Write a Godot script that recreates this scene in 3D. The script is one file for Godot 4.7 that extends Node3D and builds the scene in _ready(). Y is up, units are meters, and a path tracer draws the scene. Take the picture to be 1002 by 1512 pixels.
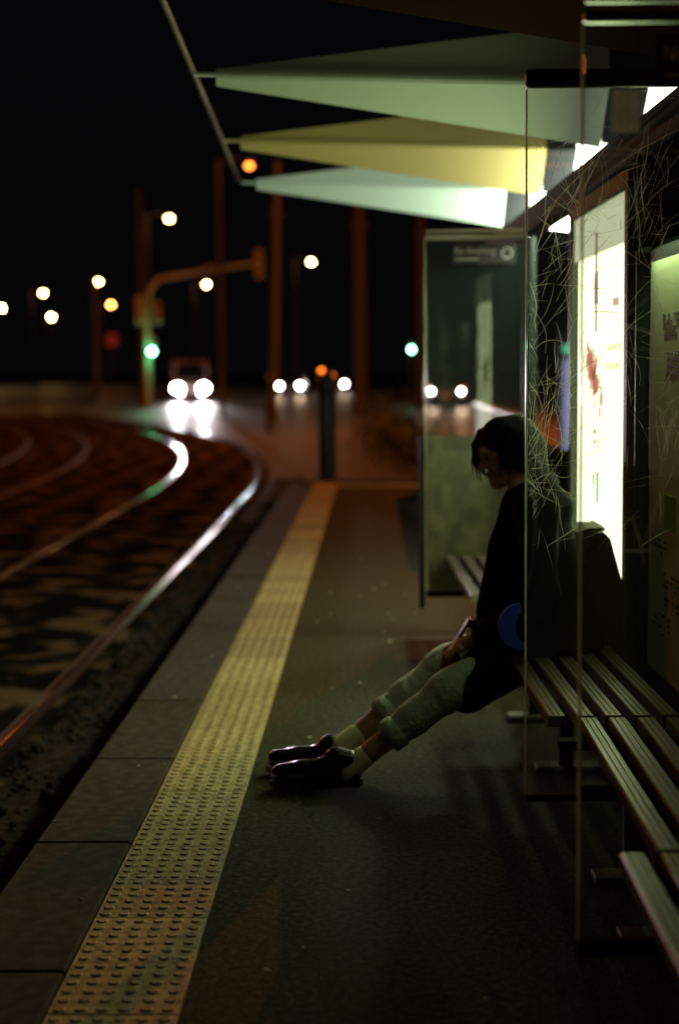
extends Node3D
# Night at a kerbside tram stop: a person waits on the shelter bench beside a lit advertising case.
# World: x to the right, y up from the platform surface, the platform runs along -z. Units are metres.

const FOCAL := 2200.0                 # focal length in photograph pixels (1512 high)
const EYE := Vector3(0.0, 1.46, 0.0)
const ROAD := -0.27                   # road and track level below the platform
const TURN := 0.03                    # the shelter stands a little askew to the platform edge
const SHELTER := Vector3(0.433, 0.0, -4.2)
var cam_basis := Basis()
var rng := RandomNumberGenerator.new()
var taken := {}

# ------------------------------------------------------------------ small helpers
func lin(r: float, g: float, b: float) -> Color:
	return Color(r, g, b).linear_to_srgb()

func at(px: float, py: float, depth: float) -> Vector3:
	var d := cam_basis * Vector3((px - 501.0) / FOCAL, -(py - 756.0) / FOCAL, -1.0)
	return EYE + d * (depth / -d.z)

func numbered(called: String) -> String:
	var n: int = taken.get(called, 0)
	taken[called] = n + 1
	return called if n == 0 else "%s_%03d" % [called, n]

func thing(called: String, label: String, category: String, where := Vector3.ZERO, turn := 0.0, group := "") -> Node3D:
	var o := Node3D.new()
	o.name = numbered(called)
	add_child(o)
	o.position = where
	o.rotation.y = turn
	tag(o, label, category, group)
	return o

func tag(o: Node, label: String, category: String, group := "") -> void:
	o.set_meta("label", label)
	o.set_meta("category", category)
	if group != "":
		o.set_meta("group", group)

func part(called: String, mesh: Mesh, m: Material, parent: Node, where := Vector3.ZERO, turn := 0.0) -> MeshInstance3D:
	var o := MeshInstance3D.new()
	o.name = called
	o.mesh = mesh
	o.material_override = m
	o.position = where
	o.rotation.y = turn
	parent.add_child(o, true)
	return o

func setting(called: String, mesh: Mesh, m: Material) -> MeshInstance3D:
	var o := part(numbered(called), mesh, m, self)
	o.set_meta("kind", "structure")
	return o

func copy_of(o: Node3D, label: String) -> Node3D:
	var base := String(o.name)
	var c: Node3D = o.duplicate()
	c.name = numbered(base)
	add_child(c)
	c.set_meta("label", label)
	return c

# ------------------------------------------------------------------ mesh helpers
func begin() -> SurfaceTool:
	var st := SurfaceTool.new()
	st.begin(Mesh.PRIMITIVE_TRIANGLES)
	st.set_smooth_group(-1)
	return st

func done(st: SurfaceTool) -> ArrayMesh:
	st.generate_normals()
	return st.commit()

func tri(st: SurfaceTool, a: Vector3, b: Vector3, c: Vector3, inside: Vector3) -> void:
	var n := (b - a).cross(c - a)
	if n.dot((a + b + c) / 3.0 - inside) > 0.0:
		var t := b
		b = c
		c = t
	for v in [a, b, c]:
		st.set_uv(Vector2(v.x + v.z * 0.7, v.y + v.z * 0.3))
		st.add_vertex(v)

func quad(st: SurfaceTool, a: Vector3, b: Vector3, c: Vector3, d: Vector3, inside: Vector3) -> void:
	tri(st, a, b, c, inside)
	tri(st, a, c, d, inside)

func hull(st: SurfaceTool, lower: Array, upper: Array) -> void:
	# a prism between two outlines with the same number of corners
	var mid := Vector3.ZERO
	for v in lower + upper:
		mid += v
	mid /= float(lower.size() * 2)
	var n := lower.size()
	for i in n:
		var j := (i + 1) % n
		quad(st, lower[i], lower[j], upper[j], upper[i], mid)
	for i in range(1, n - 1):
		tri(st, lower[0], lower[i], lower[i + 1], mid)
		tri(st, upper[0], upper[i], upper[i + 1], mid)

func add_box(st: SurfaceTool, mid: Vector3, size: Vector3, c := 0.0, b := Basis()) -> void:
	# a box with edges cut by c
	var h := size / 2.0
	if c <= 0.0:
		var low := []
		var top := []
		for s in [[-1, -1], [1, -1], [1, 1], [-1, 1]]:
			low.append(mid + b * Vector3(h.x * s[0], -h.y, h.z * s[1]))
			top.append(mid + b * Vector3(h.x * s[0], h.y, h.z * s[1]))
		hull(st, low, top)
		return
	for axis in 3:
		var u := (axis + 1) % 3
		var w := (axis + 2) % 3
		for s in [-1.0, 1.0]:
			var f := []
			for k in [[-1, -1], [1, -1], [1, 1], [-1, 1]]:
				var p := Vector3.ZERO
				p[axis] = s * h[axis]
				p[u] = k[0] * (h[u] - c)
				p[w] = k[1] * (h[w] - c)
				f.append(mid + b * p)
			quad(st, f[0], f[1], f[2], f[3], mid)
		for s in [-1.0, 1.0]:
			for t in [-1.0, 1.0]:
				var e := []
				for k in [[0, -1], [0, 1], [1, 1], [1, -1]]:
					var p := Vector3.ZERO
					p[u] = s * (h[u] - (c if k[0] == 1 else 0.0))
					p[w] = t * (h[w] - (0.0 if k[0] == 1 else c))
					p[axis] = k[1] * (h[axis] - c)
					e.append(mid + b * p)
				quad(st, e[0], e[1], e[2], e[3], mid)
	for sx in [-1.0, 1.0]:
		for sy in [-1.0, 1.0]:
			for sz in [-1.0, 1.0]:
				tri(st, mid + b * Vector3(sx * h.x, sy * (h.y - c), sz * (h.z - c)), mid + b * Vector3(sx * (h.x - c), sy * h.y, sz * (h.z - c)), mid + b * Vector3(sx * (h.x - c), sy * (h.y - c), sz * h.z), mid)

func box_mesh(size: Vector3, c := 0.0, mid := Vector3.ZERO) -> ArrayMesh:
	var st := begin()
	add_box(st, mid, size, c)
	return done(st)

func add_tube(st: SurfaceTool, pts: Array, radii: Array, sides := 10, flat := 1.0) -> void:
	st.set_smooth_group(1)
	var rings := []
	for i in pts.size():
		var fwd: Vector3 = (pts[mini(i + 1, pts.size() - 1)] - pts[maxi(i - 1, 0)]).normalized()
		var side := fwd.cross(Vector3.UP if absf(fwd.y) < 0.9 else Vector3.RIGHT).normalized()
		var up := side.cross(fwd).normalized()
		var ring := []
		for k in sides:
			var a := TAU * k / sides
			ring.append(pts[i] + (side * cos(a) + up * sin(a) * flat) * radii[mini(i, radii.size() - 1)])
		rings.append(ring)
	for i in pts.size() - 1:
		for k in sides:
			var j := (k + 1) % sides
			quad(st, rings[i][k], rings[i][j], rings[i + 1][j], rings[i + 1][k], (pts[i] + pts[i + 1]) / 2.0)
	st.set_smooth_group(-1)
	for e in [0, pts.size() - 1]:
		var out: Vector3 = pts[e] + (pts[1] - pts[0] if e == 0 else pts[e - 1] - pts[e]).normalized() * 0.01
		for k in range(1, sides - 1):
			tri(st, rings[e][0], rings[e][k], rings[e][k + 1], out)

func tube_mesh(pts: Array, radii: Array, sides := 10, flat := 1.0) -> ArrayMesh:
	var st := begin()
	add_tube(st, pts, radii, sides, flat)
	return done(st)

func extrude(outline: Array, depth: float, axis := 2) -> ArrayMesh:
	# an outline (Vector2, any simple shape) pulled along z (axis 2) or x (axis 0), centred
	var st := begin()
	var poly := PackedVector2Array(outline)
	var index := Geometry2D.triangulate_polygon(poly)
	var put := func(p: Vector2, s: float) -> Vector3: return Vector3(p.x, p.y, s) if axis == 2 else Vector3(s, p.y, p.x)
	var cw := Geometry2D.is_polygon_clockwise(poly)
	for s in [-0.5, 0.5]:
		var away: Vector3 = put.call(poly[0], s * depth * 0.5)
		for i in range(0, index.size(), 3):
			var a: Vector3 = put.call(poly[index[i]], s * depth)
			var b: Vector3 = put.call(poly[index[i + 1]], s * depth)
			var c: Vector3 = put.call(poly[index[i + 2]], s * depth)
			tri(st, a, b, c, (a + b + c) / 3.0 + (put.call(Vector2.ZERO, -s) as Vector3) * 0.01)
	for i in poly.size():
		var p := poly[i]
		var q := poly[(i + 1) % poly.size()]
		var n := (q - p).orthogonal().normalized() * (1.0 if cw else -1.0)
		var inside: Vector3 = put.call((p + q) / 2.0 + n * 0.001, 0.0)
		quad(st, put.call(p, -depth / 2), put.call(q, -depth / 2), put.call(q, depth / 2), put.call(p, depth / 2), inside)
	return done(st)

func ball(r: Vector3, rings := 10, sides := 14) -> ArrayMesh:
	var s := SphereMesh.new()
	s.radius = 1.0
	s.height = 2.0
	s.rings = rings
	s.radial_segments = sides
	var st := SurfaceTool.new()
	st.begin(Mesh.PRIMITIVE_TRIANGLES)
	st.append_from(s, 0, Transform3D(Basis.from_scale(r), Vector3.ZERO))
	return st.commit()

# ------------------------------------------------------------------ bodies: tapered capsules joined with a smooth minimum, meshed as surface nets
func flesh(bones: Array, cell: float, blend: float) -> ArrayMesh:
	# each bone: [from, to, radius at from, radius at to, optional scale of the cross direction z]
	var lo := Vector3(1e9, 1e9, 1e9)
	var hi := -lo
	for b in bones:
		var r: float = maxf(b[2], b[3]) * 1.6 + blend + cell * 2.0
		for p in [b[0], b[1]]:
			lo = lo.min(p - Vector3(r, r, r))
			hi = hi.max(p + Vector3(r, r, r))
	var n := Vector3i(((hi - lo) / cell).ceil()) + Vector3i.ONE
	var field := PackedFloat32Array()
	field.resize(n.x * n.y * n.z)
	field.fill(1.0)
	for b in bones:
		var a: Vector3 = b[0]
		var e: Vector3 = b[1]
		var ra: float = b[2]
		var rb: float = b[3]
		var wide: float = b[4] if b.size() > 4 else 1.0
		var reach := maxf(ra, rb) * maxf(1.0, wide) + blend + cell * 1.5
		var i0 := Vector3i(((a.min(e) - Vector3.ONE * reach - lo) / cell).floor()).clamp(Vector3i.ZERO, n - Vector3i.ONE)
		var i1 := Vector3i(((a.max(e) + Vector3.ONE * reach - lo) / cell).ceil()).clamp(Vector3i.ZERO, n - Vector3i.ONE)
		var ab := e - a
		var squash := Vector3(1, 1, 1.0 / wide)
		ab *= squash
		var len2 := maxf(ab.length_squared(), 1e-8)
		for x in range(i0.x, i1.x + 1):
			for y in range(i0.y, i1.y + 1):
				var at_row := (x * n.y + y) * n.z
				for z in range(i0.z, i1.z + 1):
					var p := (lo + Vector3(x, y, z) * cell - a) * squash
					var t := clampf(p.dot(ab) / len2, 0.0, 1.0)
					var d := (p - ab * t).length() - lerpf(ra, rb, t)
					var old := field[at_row + z]
					var k := maxf(blend - absf(old - d), 0.0) / blend
					field[at_row + z] = minf(old, d) - k * k * blend * 0.25
	var verts := PackedVector3Array()
	var norms := PackedVector3Array()
	var index := PackedInt32Array()
	var cells := {}
	var sx := n.y * n.z
	var sy := n.z
	for x in n.x - 1:
		for y in n.y - 1:
			for z in n.z - 1:
				var o := x * sx + y * sy + z
				var v := [field[o], field[o + 1], field[o + sy], field[o + sy + 1], field[o + sx], field[o + sx + 1], field[o + sx + sy], field[o + sx + sy + 1]]
				var inside := 0
				for k in 8:
					if v[k] < 0.0:
						inside += 1
				if inside == 0 or inside == 8:
					continue
				var sum := Vector3.ZERO
				var count := 0
				for k in 8:
					for bit in [1, 2, 4]:
						if k & bit:
							continue
						var m: int = k | bit
						if (v[k] < 0.0) != (v[m] < 0.0):
							var t: float = v[k] / (v[k] - v[m])
							var pk := Vector3(k >> 2 & 1, k >> 1 & 1, k & 1)
							var pm := Vector3(m >> 2 & 1, m >> 1 & 1, m & 1)
							sum += pk.lerp(pm, t)
							count += 1
				cells[o] = verts.size()
				verts.append(lo + (Vector3(x, y, z) + sum / count) * cell)
				norms.append(Vector3(v[4] + v[5] + v[6] + v[7] - v[0] - v[1] - v[2] - v[3], v[2] + v[3] + v[6] + v[7] - v[0] - v[1] - v[4] - v[5], v[1] + v[3] + v[5] + v[7] - v[0] - v[2] - v[4] - v[6]).normalized())
	for o: int in cells:
		for e in [[sx, sy, 1], [sy, 1, sx], [1, sx, sy]]:
			var inside := field[o] < 0.0
			if inside == (field[o + e[0]] < 0.0):
				continue
			var a: int = o - e[1] - e[2]
			var b: int = o - e[2]
			var d: int = o - e[1]
			if not (cells.has(a) and cells.has(b) and cells.has(d)):
				continue
			var f := [cells[a], cells[b], cells[o], cells[d]]
			if not inside:
				f.reverse()
			index.append_array([f[0], f[2], f[1], f[0], f[3], f[2]])
	var arrays := []
	arrays.resize(Mesh.ARRAY_MAX)
	arrays[Mesh.ARRAY_VERTEX] = verts
	arrays[Mesh.ARRAY_NORMAL] = norms
	arrays[Mesh.ARRAY_INDEX] = index
	var out := ArrayMesh.new()
	out.add_surface_from_arrays(Mesh.PRIMITIVE_TRIANGLES, arrays)
	return out

# ------------------------------------------------------------------ materials
func noise_tex(freq: float, seed_: int, ramp: Array, size := 512, octaves := 5, kind := FastNoiseLite.TYPE_SIMPLEX_SMOOTH) -> NoiseTexture2D:
	var n := FastNoiseLite.new()
	n.noise_type = kind
	n.frequency = freq
	n.seed = seed_
	n.fractal_octaves = octaves
	var t := NoiseTexture2D.new()
	t.width = size
	t.height = size
	t.seamless = true
	t.noise = n
	if ramp.size():
		var g := Gradient.new()
		g.offsets = PackedFloat32Array(ramp.map(func(r): return r[0]))
		g.colors = PackedColorArray(ramp.map(func(r): return r[1]))
		t.color_ramp = g
	return t

func mat(c: Color, rough := 0.7, metal := 0.0) -> StandardMaterial3D:
	var m := StandardMaterial3D.new()
	m.albedo_color = c
	m.roughness = rough
	m.metallic = metal
	return m

func ground_mat(tex: Texture2D, metres: float, rough: float, relief := 0.0, tex_relief: Texture2D = null) -> StandardMaterial3D:
	var m := StandardMaterial3D.new()
	m.albedo_texture = tex
	m.roughness = rough
	m.uv1_triplanar = true
	m.uv1_world_triplanar = true
	m.uv1_scale = Vector3.ONE / metres
	if relief > 0.0:
		m.heightmap_enabled = true
		m.heightmap_texture = tex_relief if tex_relief else tex
		m.heightmap_scale = relief
	return m

func glow(c: Color, times: float) -> StandardMaterial3D:
	var m := mat(Color(0.8, 0.8, 0.8), 0.6)
	m.emission_enabled = true
	m.emission = c
	m.emission_energy_multiplier = times
	return m

func see_through(m: StandardMaterial3D) -> StandardMaterial3D:
	m.backlight_enabled = true
	m.backlight = Color(1, 1, 0.9)
	return m

func pane_mat(alpha: float, tint: Color) -> StandardMaterial3D:
	var m := mat(Color(tint, alpha), 0.02)
	m.transparency = BaseMaterial3D.TRANSPARENCY_ALPHA
	return m

var M := {}

func make_materials() -> void:
	var asphalt_tex := noise_tex(0.09, 3, [[0.0, lin(0.016, 0.016, 0.008)], [0.45, lin(0.037, 0.036, 0.018)], [0.7, lin(0.053, 0.052, 0.027)], [1.0, lin(0.1, 0.095, 0.055)]])
	var grit := noise_tex(0.35, 11, [], 512, 3)
	M.platform = ground_mat(asphalt_tex, 1.3, 0.75, 0.25, grit)
	M.coping = ground_mat(noise_tex(0.03, 21, [[0.0, lin(0.03, 0.03, 0.019)], [0.5, lin(0.047, 0.046, 0.03)], [1.0, lin(0.075, 0.072, 0.048)]]), 1.1, 0.8, 0.1, grit)
	M.galvanised = mat(lin(0.34, 0.3, 0.26), 0.6)
	M.road = ground_mat(noise_tex(0.04, 5, [[0.0, lin(0.045, 0.042, 0.038)], [0.5, lin(0.08, 0.075, 0.068)], [1.0, lin(0.13, 0.12, 0.105)]]), 6.0, 0.52)
	M.bed = ground_mat(noise_tex(0.011, 8, [[0.0, lin(0.007, 0.007, 0.006)], [0.48, lin(0.012, 0.011, 0.009)], [0.58, lin(0.05, 0.038, 0.018)], [0.72, lin(0.11, 0.08, 0.038)], [1.0, lin(0.15, 0.11, 0.055)]], 512, 6), 3.6, 0.95)
	M.dirt = ground_mat(noise_tex(0.03, 9, [[0.0, lin(0.01, 0.011, 0.009)], [0.5, lin(0.03, 0.03, 0.022)], [1.0, lin(0.08, 0.07, 0.045)]]), 1.0, 0.95, 1.0, grit)
	for m in [M.platform, M.coping, M.bed, M.dirt]:
		m.metallic_specular = 0.12
	M.bed.metallic_specular = 0.0
	M.road.metallic_specular = 0.3
	M.old_rail = mat(lin(0.05, 0.035, 0.028), 0.75, 0.2)
	M.rail = mat(lin(0.32, 0.31, 0.31), 0.24, 1.0)
	M.tactile = []
	for k in 4:
		var s: float = [1.0, 0.86, 1.1, 0.72][k]
		var t := ground_mat(noise_tex(0.05, 31 + k, [[0.0, lin(0.1 * s, 0.085 * s, 0.05 * s)], [0.3, lin(0.3 * s, 0.24 * s, 0.1 * s)], [0.55, lin(0.45 * s, 0.36 * s, 0.14 * s)], [1.0, lin(0.58 * s, 0.48 * s, 0.21 * s)]], 256), 0.5, 0.55)
		t.metallic_specular = 0.35
		M.tactile.append(t)
	M.steel = mat(lin(0.03, 0.036, 0.03), 0.45, 0.1)
	M.soot = mat(lin(0.008, 0.008, 0.008), 1.0)
	M.soot.metallic_specular = 0.0
	M.alu = mat(lin(0.5, 0.52, 0.48), 0.35, 0.9)
	M.black = mat(lin(0.012, 0.012, 0.013), 0.35)
	M.dark = mat(lin(0.03, 0.03, 0.032), 0.55)
	M.dark.metallic_specular = 0.1
	M.steel.metallic_specular = 0.15
	M.slat = mat(lin(0.085, 0.065, 0.042), 0.38)
	M.glass = pane_mat(0.055, Color(0.62, 0.74, 0.6))
	M.far_glass = pane_mat(0.02, Color(0.75, 0.9, 0.8))
	M.far_glass.metallic_specular = 0.3
	M.glass_edge = mat(lin(0.85, 0.88, 0.7), 0.3)
	M.glass_edge.backlight_enabled = true
	M.glass_edge.backlight = Color(0.9, 0.95, 0.8)
	M.scratch = mat(lin(0.8, 0.8, 0.6), 0.6)
	M.scratch.backlight_enabled = true
	M.scratch.backlight = Color(1, 1, 0.85)
	M.white_paint = mat(lin(0.4, 0.46, 0.38), 0.5)
	M.green_paint = mat(lin(0.6, 0.74, 0.62), 0.5)
	M.yellow_paint = mat(lin(0.56, 0.45, 0.16), 0.6)
	M.rust_paint = mat(lin(0.2, 0.085, 0.05), 0.7)
	M.lamp_panel = glow(Color(0.97, 1.0, 0.88), 5.0)
	M.pole = mat(lin(0.04, 0.036, 0.032), 0.8)
	M.sodium = glow(Color(1.0, 0.72, 0.42), 90.0)

# ------------------------------------------------------------------ the place
func _ready() -> void:
	rng.seed = 77
	# camera: the platform's vanishing point lies at pixel (548, 545); a touch of roll
	var away := Vector3(47.0 / FOCAL, 211.0 / FOCAL, -1.0).normalized()
	var roll := deg_to_rad(0.45)
	var up := Vector3(-sin(roll), cos(roll), 0.0)
	up = (up - away * up.dot(away)).normalized()
	cam_basis = Basis(up.cross(-away), up, -away).transposed()
	var cam := Camera3D.new()
	cam.name = "camera"
	var lens := CameraAttributesPhysical.new()
	lens.frustum_focal_length = 24.0 * FOCAL / 1512.0
	lens.frustum_near = 0.05
	lens.frustum_far = 900.0
	lens.frustum_focus_distance = 4.4
	lens.exposure_aperture = 0.97
	cam.attributes = lens
	cam.fov = rad_to_deg(2.0 * atan(756.0 / FOCAL))
	cam.near = 0.05
	cam.far = 900.0
	cam.transform = Transform3D(cam_basis, EYE)
	add_child(cam)
	cam.current = true
	# night sky
	var env := Environment.new()
	env.background_mode = Environment.BG_SKY
	var air := ProceduralSkyMaterial.new()
	air.sky_top_color = lin(0.0009, 0.0012, 0.0018)
	air.sky_horizon_color = lin(0.0018, 0.0016, 0.0017)
	air.ground_bottom_color = lin(0.001, 0.001, 0.001)
	air.ground_horizon_color = lin(0.002, 0.002, 0.002)
	var sky := Sky.new()
	sky.sky_material = air
	env.sky = sky
	env.tonemap_mode = Environment.TONE_MAPPER_LINEAR
	env.tonemap_exposure = 1.0
	env.sdfgi_enabled = true
	env.ssao_enabled = true
	env.ssil_enabled = true
	var we := WorldEnvironment.new()
	we.name = "world_environment"
	we.environment = env
	add_child(we)

	make_materials()
	build_ground()
	build_shelter()
	build_advert_case()
	build_timetable_case()
	build_benches()
	build_person()
	build_street()
	build_hedge()
	build_litter()

func build_ground() -> void:
	var st := begin()
	var y := ROAD - 0.012
	quad(st, Vector3(-400, y, 60), Vector3(400, y, 60), Vector3(400, y, -700), Vector3(-400, y, -700), Vector3(0, -50, -200))
	setting("road", done(st), M.road)
	# track bed: paving the rails are set in, then a strip of dirt along the platform
	st = begin()
	y = ROAD - 0.004
	var z := 4.0
	while z > -62.0:
		var z2 := z - 3.0
		quad(st, Vector3(-8.2 - curve(-z), y, z), Vector3(-1.55 - curve(-z), y, z), Vector3(-1.55 - curve(-z2), y, z2), Vector3(-8.2 - curve(-z2), y, z2), Vector3(0, -50, z))
		z = z2
	setting("track_bed", done(st), M.bed)
	st = begin()
	var steps := 60
	var rows := []
	for i in steps + 1:
		var zz := 3.0 - i * 0.45
		var row := []
		for k in 5:
			var x := -1.56 + 0.5 * k / 4.0
			row.append(Vector3(x, ROAD + 0.004 + (0.0 if k == 0 else rng.randf_range(-0.012, 0.03)), zz))
		rows.append(row)
	for i in steps:
		for k in 4:
			quad(st, rows[i][k], rows[i][k + 1], rows[i + 1][k + 1], rows[i + 1][k], rows[i][k] - Vector3(0, 5, 0))
	setting("gutter_dirt", done(st), M.dirt)
	# litter and gravel in the gutter
	var stone := begin()
	add_box(stone, Vector3.ZERO, Vector3(1, 0.6, 0.8), 0.22)
	var mm := MultiMesh.new()
	mm.transform_format = MultiMesh.TRANSFORM_3D
	mm.mesh = done(stone)
	mm.instance_count = 2600
	for i in 2600:
		var zz := -rng.randf_range(2.5, 17.0)
		var s := rng.randf_range(0.008, 0.032) * (2.2 if rng.randf() < 0.06 else 1.0)
		mm.set_instance_transform(i, Transform3D(Basis.from_euler(Vector3(rng.randf_range(-0.5, 0.5), rng.randf() * TAU, rng.randf_range(-0.5, 0.5))).scaled(Vector3.ONE * s), Vector3(rng.randf_range(-1.6, -1.08), ROAD + 0.012 + s * 0.2, zz)))
	var grav := MultiMeshInstance3D.new()
	grav.name = "gravel"
	grav.multimesh = mm
	grav.material_override = M.dirt
	grav.set_meta("kind", "stuff")
	tag(grav, "loose gravel and litter in the gutter between the platform edge and the rail", "gravel")
	add_child(grav)
	# rails: a polished head and a groove lip, four of them on two tracks
	for spec in [[-1.71, "polished steel tram rail running closest to the platform edge and curving away"], [-3.145, "polished steel tram rail of the track beside the platform, outer one"], [-5.2, "dull tram rail of the farther track, inner one"], [-6.635, "dull tram rail of the farther track, outer one"]]:
		var root := thing("tram_rail", spec[1], "rail", Vector3(spec[0], ROAD, 0), 0.0, "tram rails set in the street")
		var worn: Material = M.rail if spec[0] > -4.0 else M.old_rail
		part("rail_head", rail_strip(-0.032, 0.032, 0.006), worn, root)
		part("groove_lip", rail_strip(-0.082, -0.066, 0.003), M.old_rail, root)
	# platform: core, asphalt top, coping slabs along the edge, tactile tiles
	st = begin()
	add_box(st, Vector3(1.2, -0.19, -7.2), Vector3(4.4, 0.365, 24.4))
	var platform := setting("platform", done(st), M.platform)
	var slab := box_mesh(Vector3(0.30, 0.14, 0.995), 0.008)
	var j := 0
	z = 3.0
	while z > -19.2:
		part("coping_slab", slab, M.coping, platform, Vector3(-0.908, -0.067 + rng.randf_range(-0.0015, 0.0015), z))
		z -= 1.0
	var tile := tactile_tile()
	z = -1.9
	while z > -19.1:
		var o := part("tactile_tile", tile, M.tactile[[0, 0, 1, 0, 2, 1, 3, 0][rng.randi() % 8]], platform, Vector3(-0.6, rng.randf_range(-0.001, 0.0015), z))
		z -= 0.3
	z = -0.45 + 0.302
	for k in 6:
		part("tactile_tile", tile, M.tactile[k % 3], platform, Vector3(-0.6 + 0.302 * (k + 1), 0.0, -18.75))
	part("end_kerb", box_mesh(Vector3(2.6, 0.30, 0.14), 0.01), M.coping, platform, Vector3(0.3, -0.14, -19.48))

func on_ground(px: float, py: float) -> Vector3:
	var d := cam_basis * Vector3((px - 501.0) / FOCAL, -(py - 756.0) / FOCAL, -1.0)
	return EYE + d * (EYE.y / -d.y)

func build_litter() -> void:
	# pale chips, gum and dead leaves trodden into the platform
	var st := begin()
	var spots := [[258, 1031], [490, 1018], [457, 1090], [80, 1214], [205, 1132], [405, 1010], [845, 1124], [565, 935], [610, 1010], [350, 1250], [120, 1330], [560, 1210]]
	for i in 46:
		var p := on_ground(spots[i][0], spots[i][1]) if i < spots.size() else Vector3(rng.randf_range(-1.0, 0.5), 0.0, -rng.randf_range(3.2, 12.0))
		var r := rng.randf_range(0.004, 0.011)
		if p.x > -0.77 and p.x < -0.43:
			p.x += 0.4
		var low := []
		var top := []
		for k in 6:
			var a := TAU * k / 6.0
			var q := r * rng.randf_range(0.6, 1.2)
			low.append(p + Vector3(cos(a) * q, 0.004, sin(a) * q * 0.8))
			top.append(p + Vector3(cos(a) * q * 0.8, 0.004 + rng.randf_range(0.001, 0.004), sin(a) * q * 0.6))
		hull(st, low, top)
	var o := part("litter", done(st), mat(lin(0.5, 0.46, 0.33), 0.8), self)
	o.set_meta("kind", "stuff")
	tag(o, "pale specks of litter scattered over the dark platform", "litter")

func curve(d: float) -> float:
	if d < 20.0:
		return 0.0
	var t := minf(d, 48.0) - 20.0
	var c := t * t / 150.0
	if d > 48.0:
		c += (d - 48.0) * 28.0 / 75.0
	return c

func rail_strip(x0: float, x1: float, h: float) -> ArrayMesh:
	var st := begin()
	var d := -3.0
	while d < 75.0:
		var e := d + (6.0 if d < 14.0 else 1.5)
		var a := -curve(d)
		var b := -curve(e)
		var low := [Vector3(a + x0 - 0.004, -0.02, -d), Vector3(a + x0, h - 0.0015, -d), Vector3(a + x0 + 0.004, h, -d), Vector3(a + x1 - 0.004, h, -d), Vector3(a + x1, h - 0.0015, -d), Vector3(a + x1 + 0.004, -0.02, -d)]
		var nxt := [Vector3(b + x0 - 0.004, -0.02, -e), Vector3(b + x0, h - 0.0015, -e), Vector3(b + x0 + 0.004, h, -e), Vector3(b + x1 - 0.004, h, -e), Vector3(b + x1, h - 0.0015, -e), Vector3(b + x1 + 0.004, -0.02, -e)]
		var mid := Vector3((a + b) / 2.0 + (x0 + x1) / 2.0, h - 0.02, -(d + e) / 2.0)
		for k in 5:
			quad(st, low[k], low[k + 1], nxt[k + 1], nxt[k], mid)
		d = e
	return done(st)

func tactile_tile() -> ArrayMesh:
	var st := begin()
	add_box(st, Vector3(0, -0.007, 0), Vector3(0.2994, 0.024, 0.2994), 0.001)
	for i in 6:
		for k in 6:
			var c := Vector3(-0.125 + 0.05 * i, 0.0045, -0.125 + 0.05 * k)
			var ring := [[], []]
			for s in 10:
				var a := TAU * s / 10
				ring[0].append(c + Vector3(cos(a), 0, sin(a)) * 0.0165)
				ring[1].append(c + Vector3(cos(a) * 0.0122, 0.004, sin(a) * 0.0122))
			for s in 10:
				quad(st, ring[0][s], ring[0][(s + 1) % 10], ring[1][(s + 1) % 10], ring[1][s], c - Vector3(0, 0.01, 0))
			for s in range(1, 9):
				tri(st, ring[1][0], ring[1][s], ring[1][s + 1], c)
	return done(st)

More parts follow.
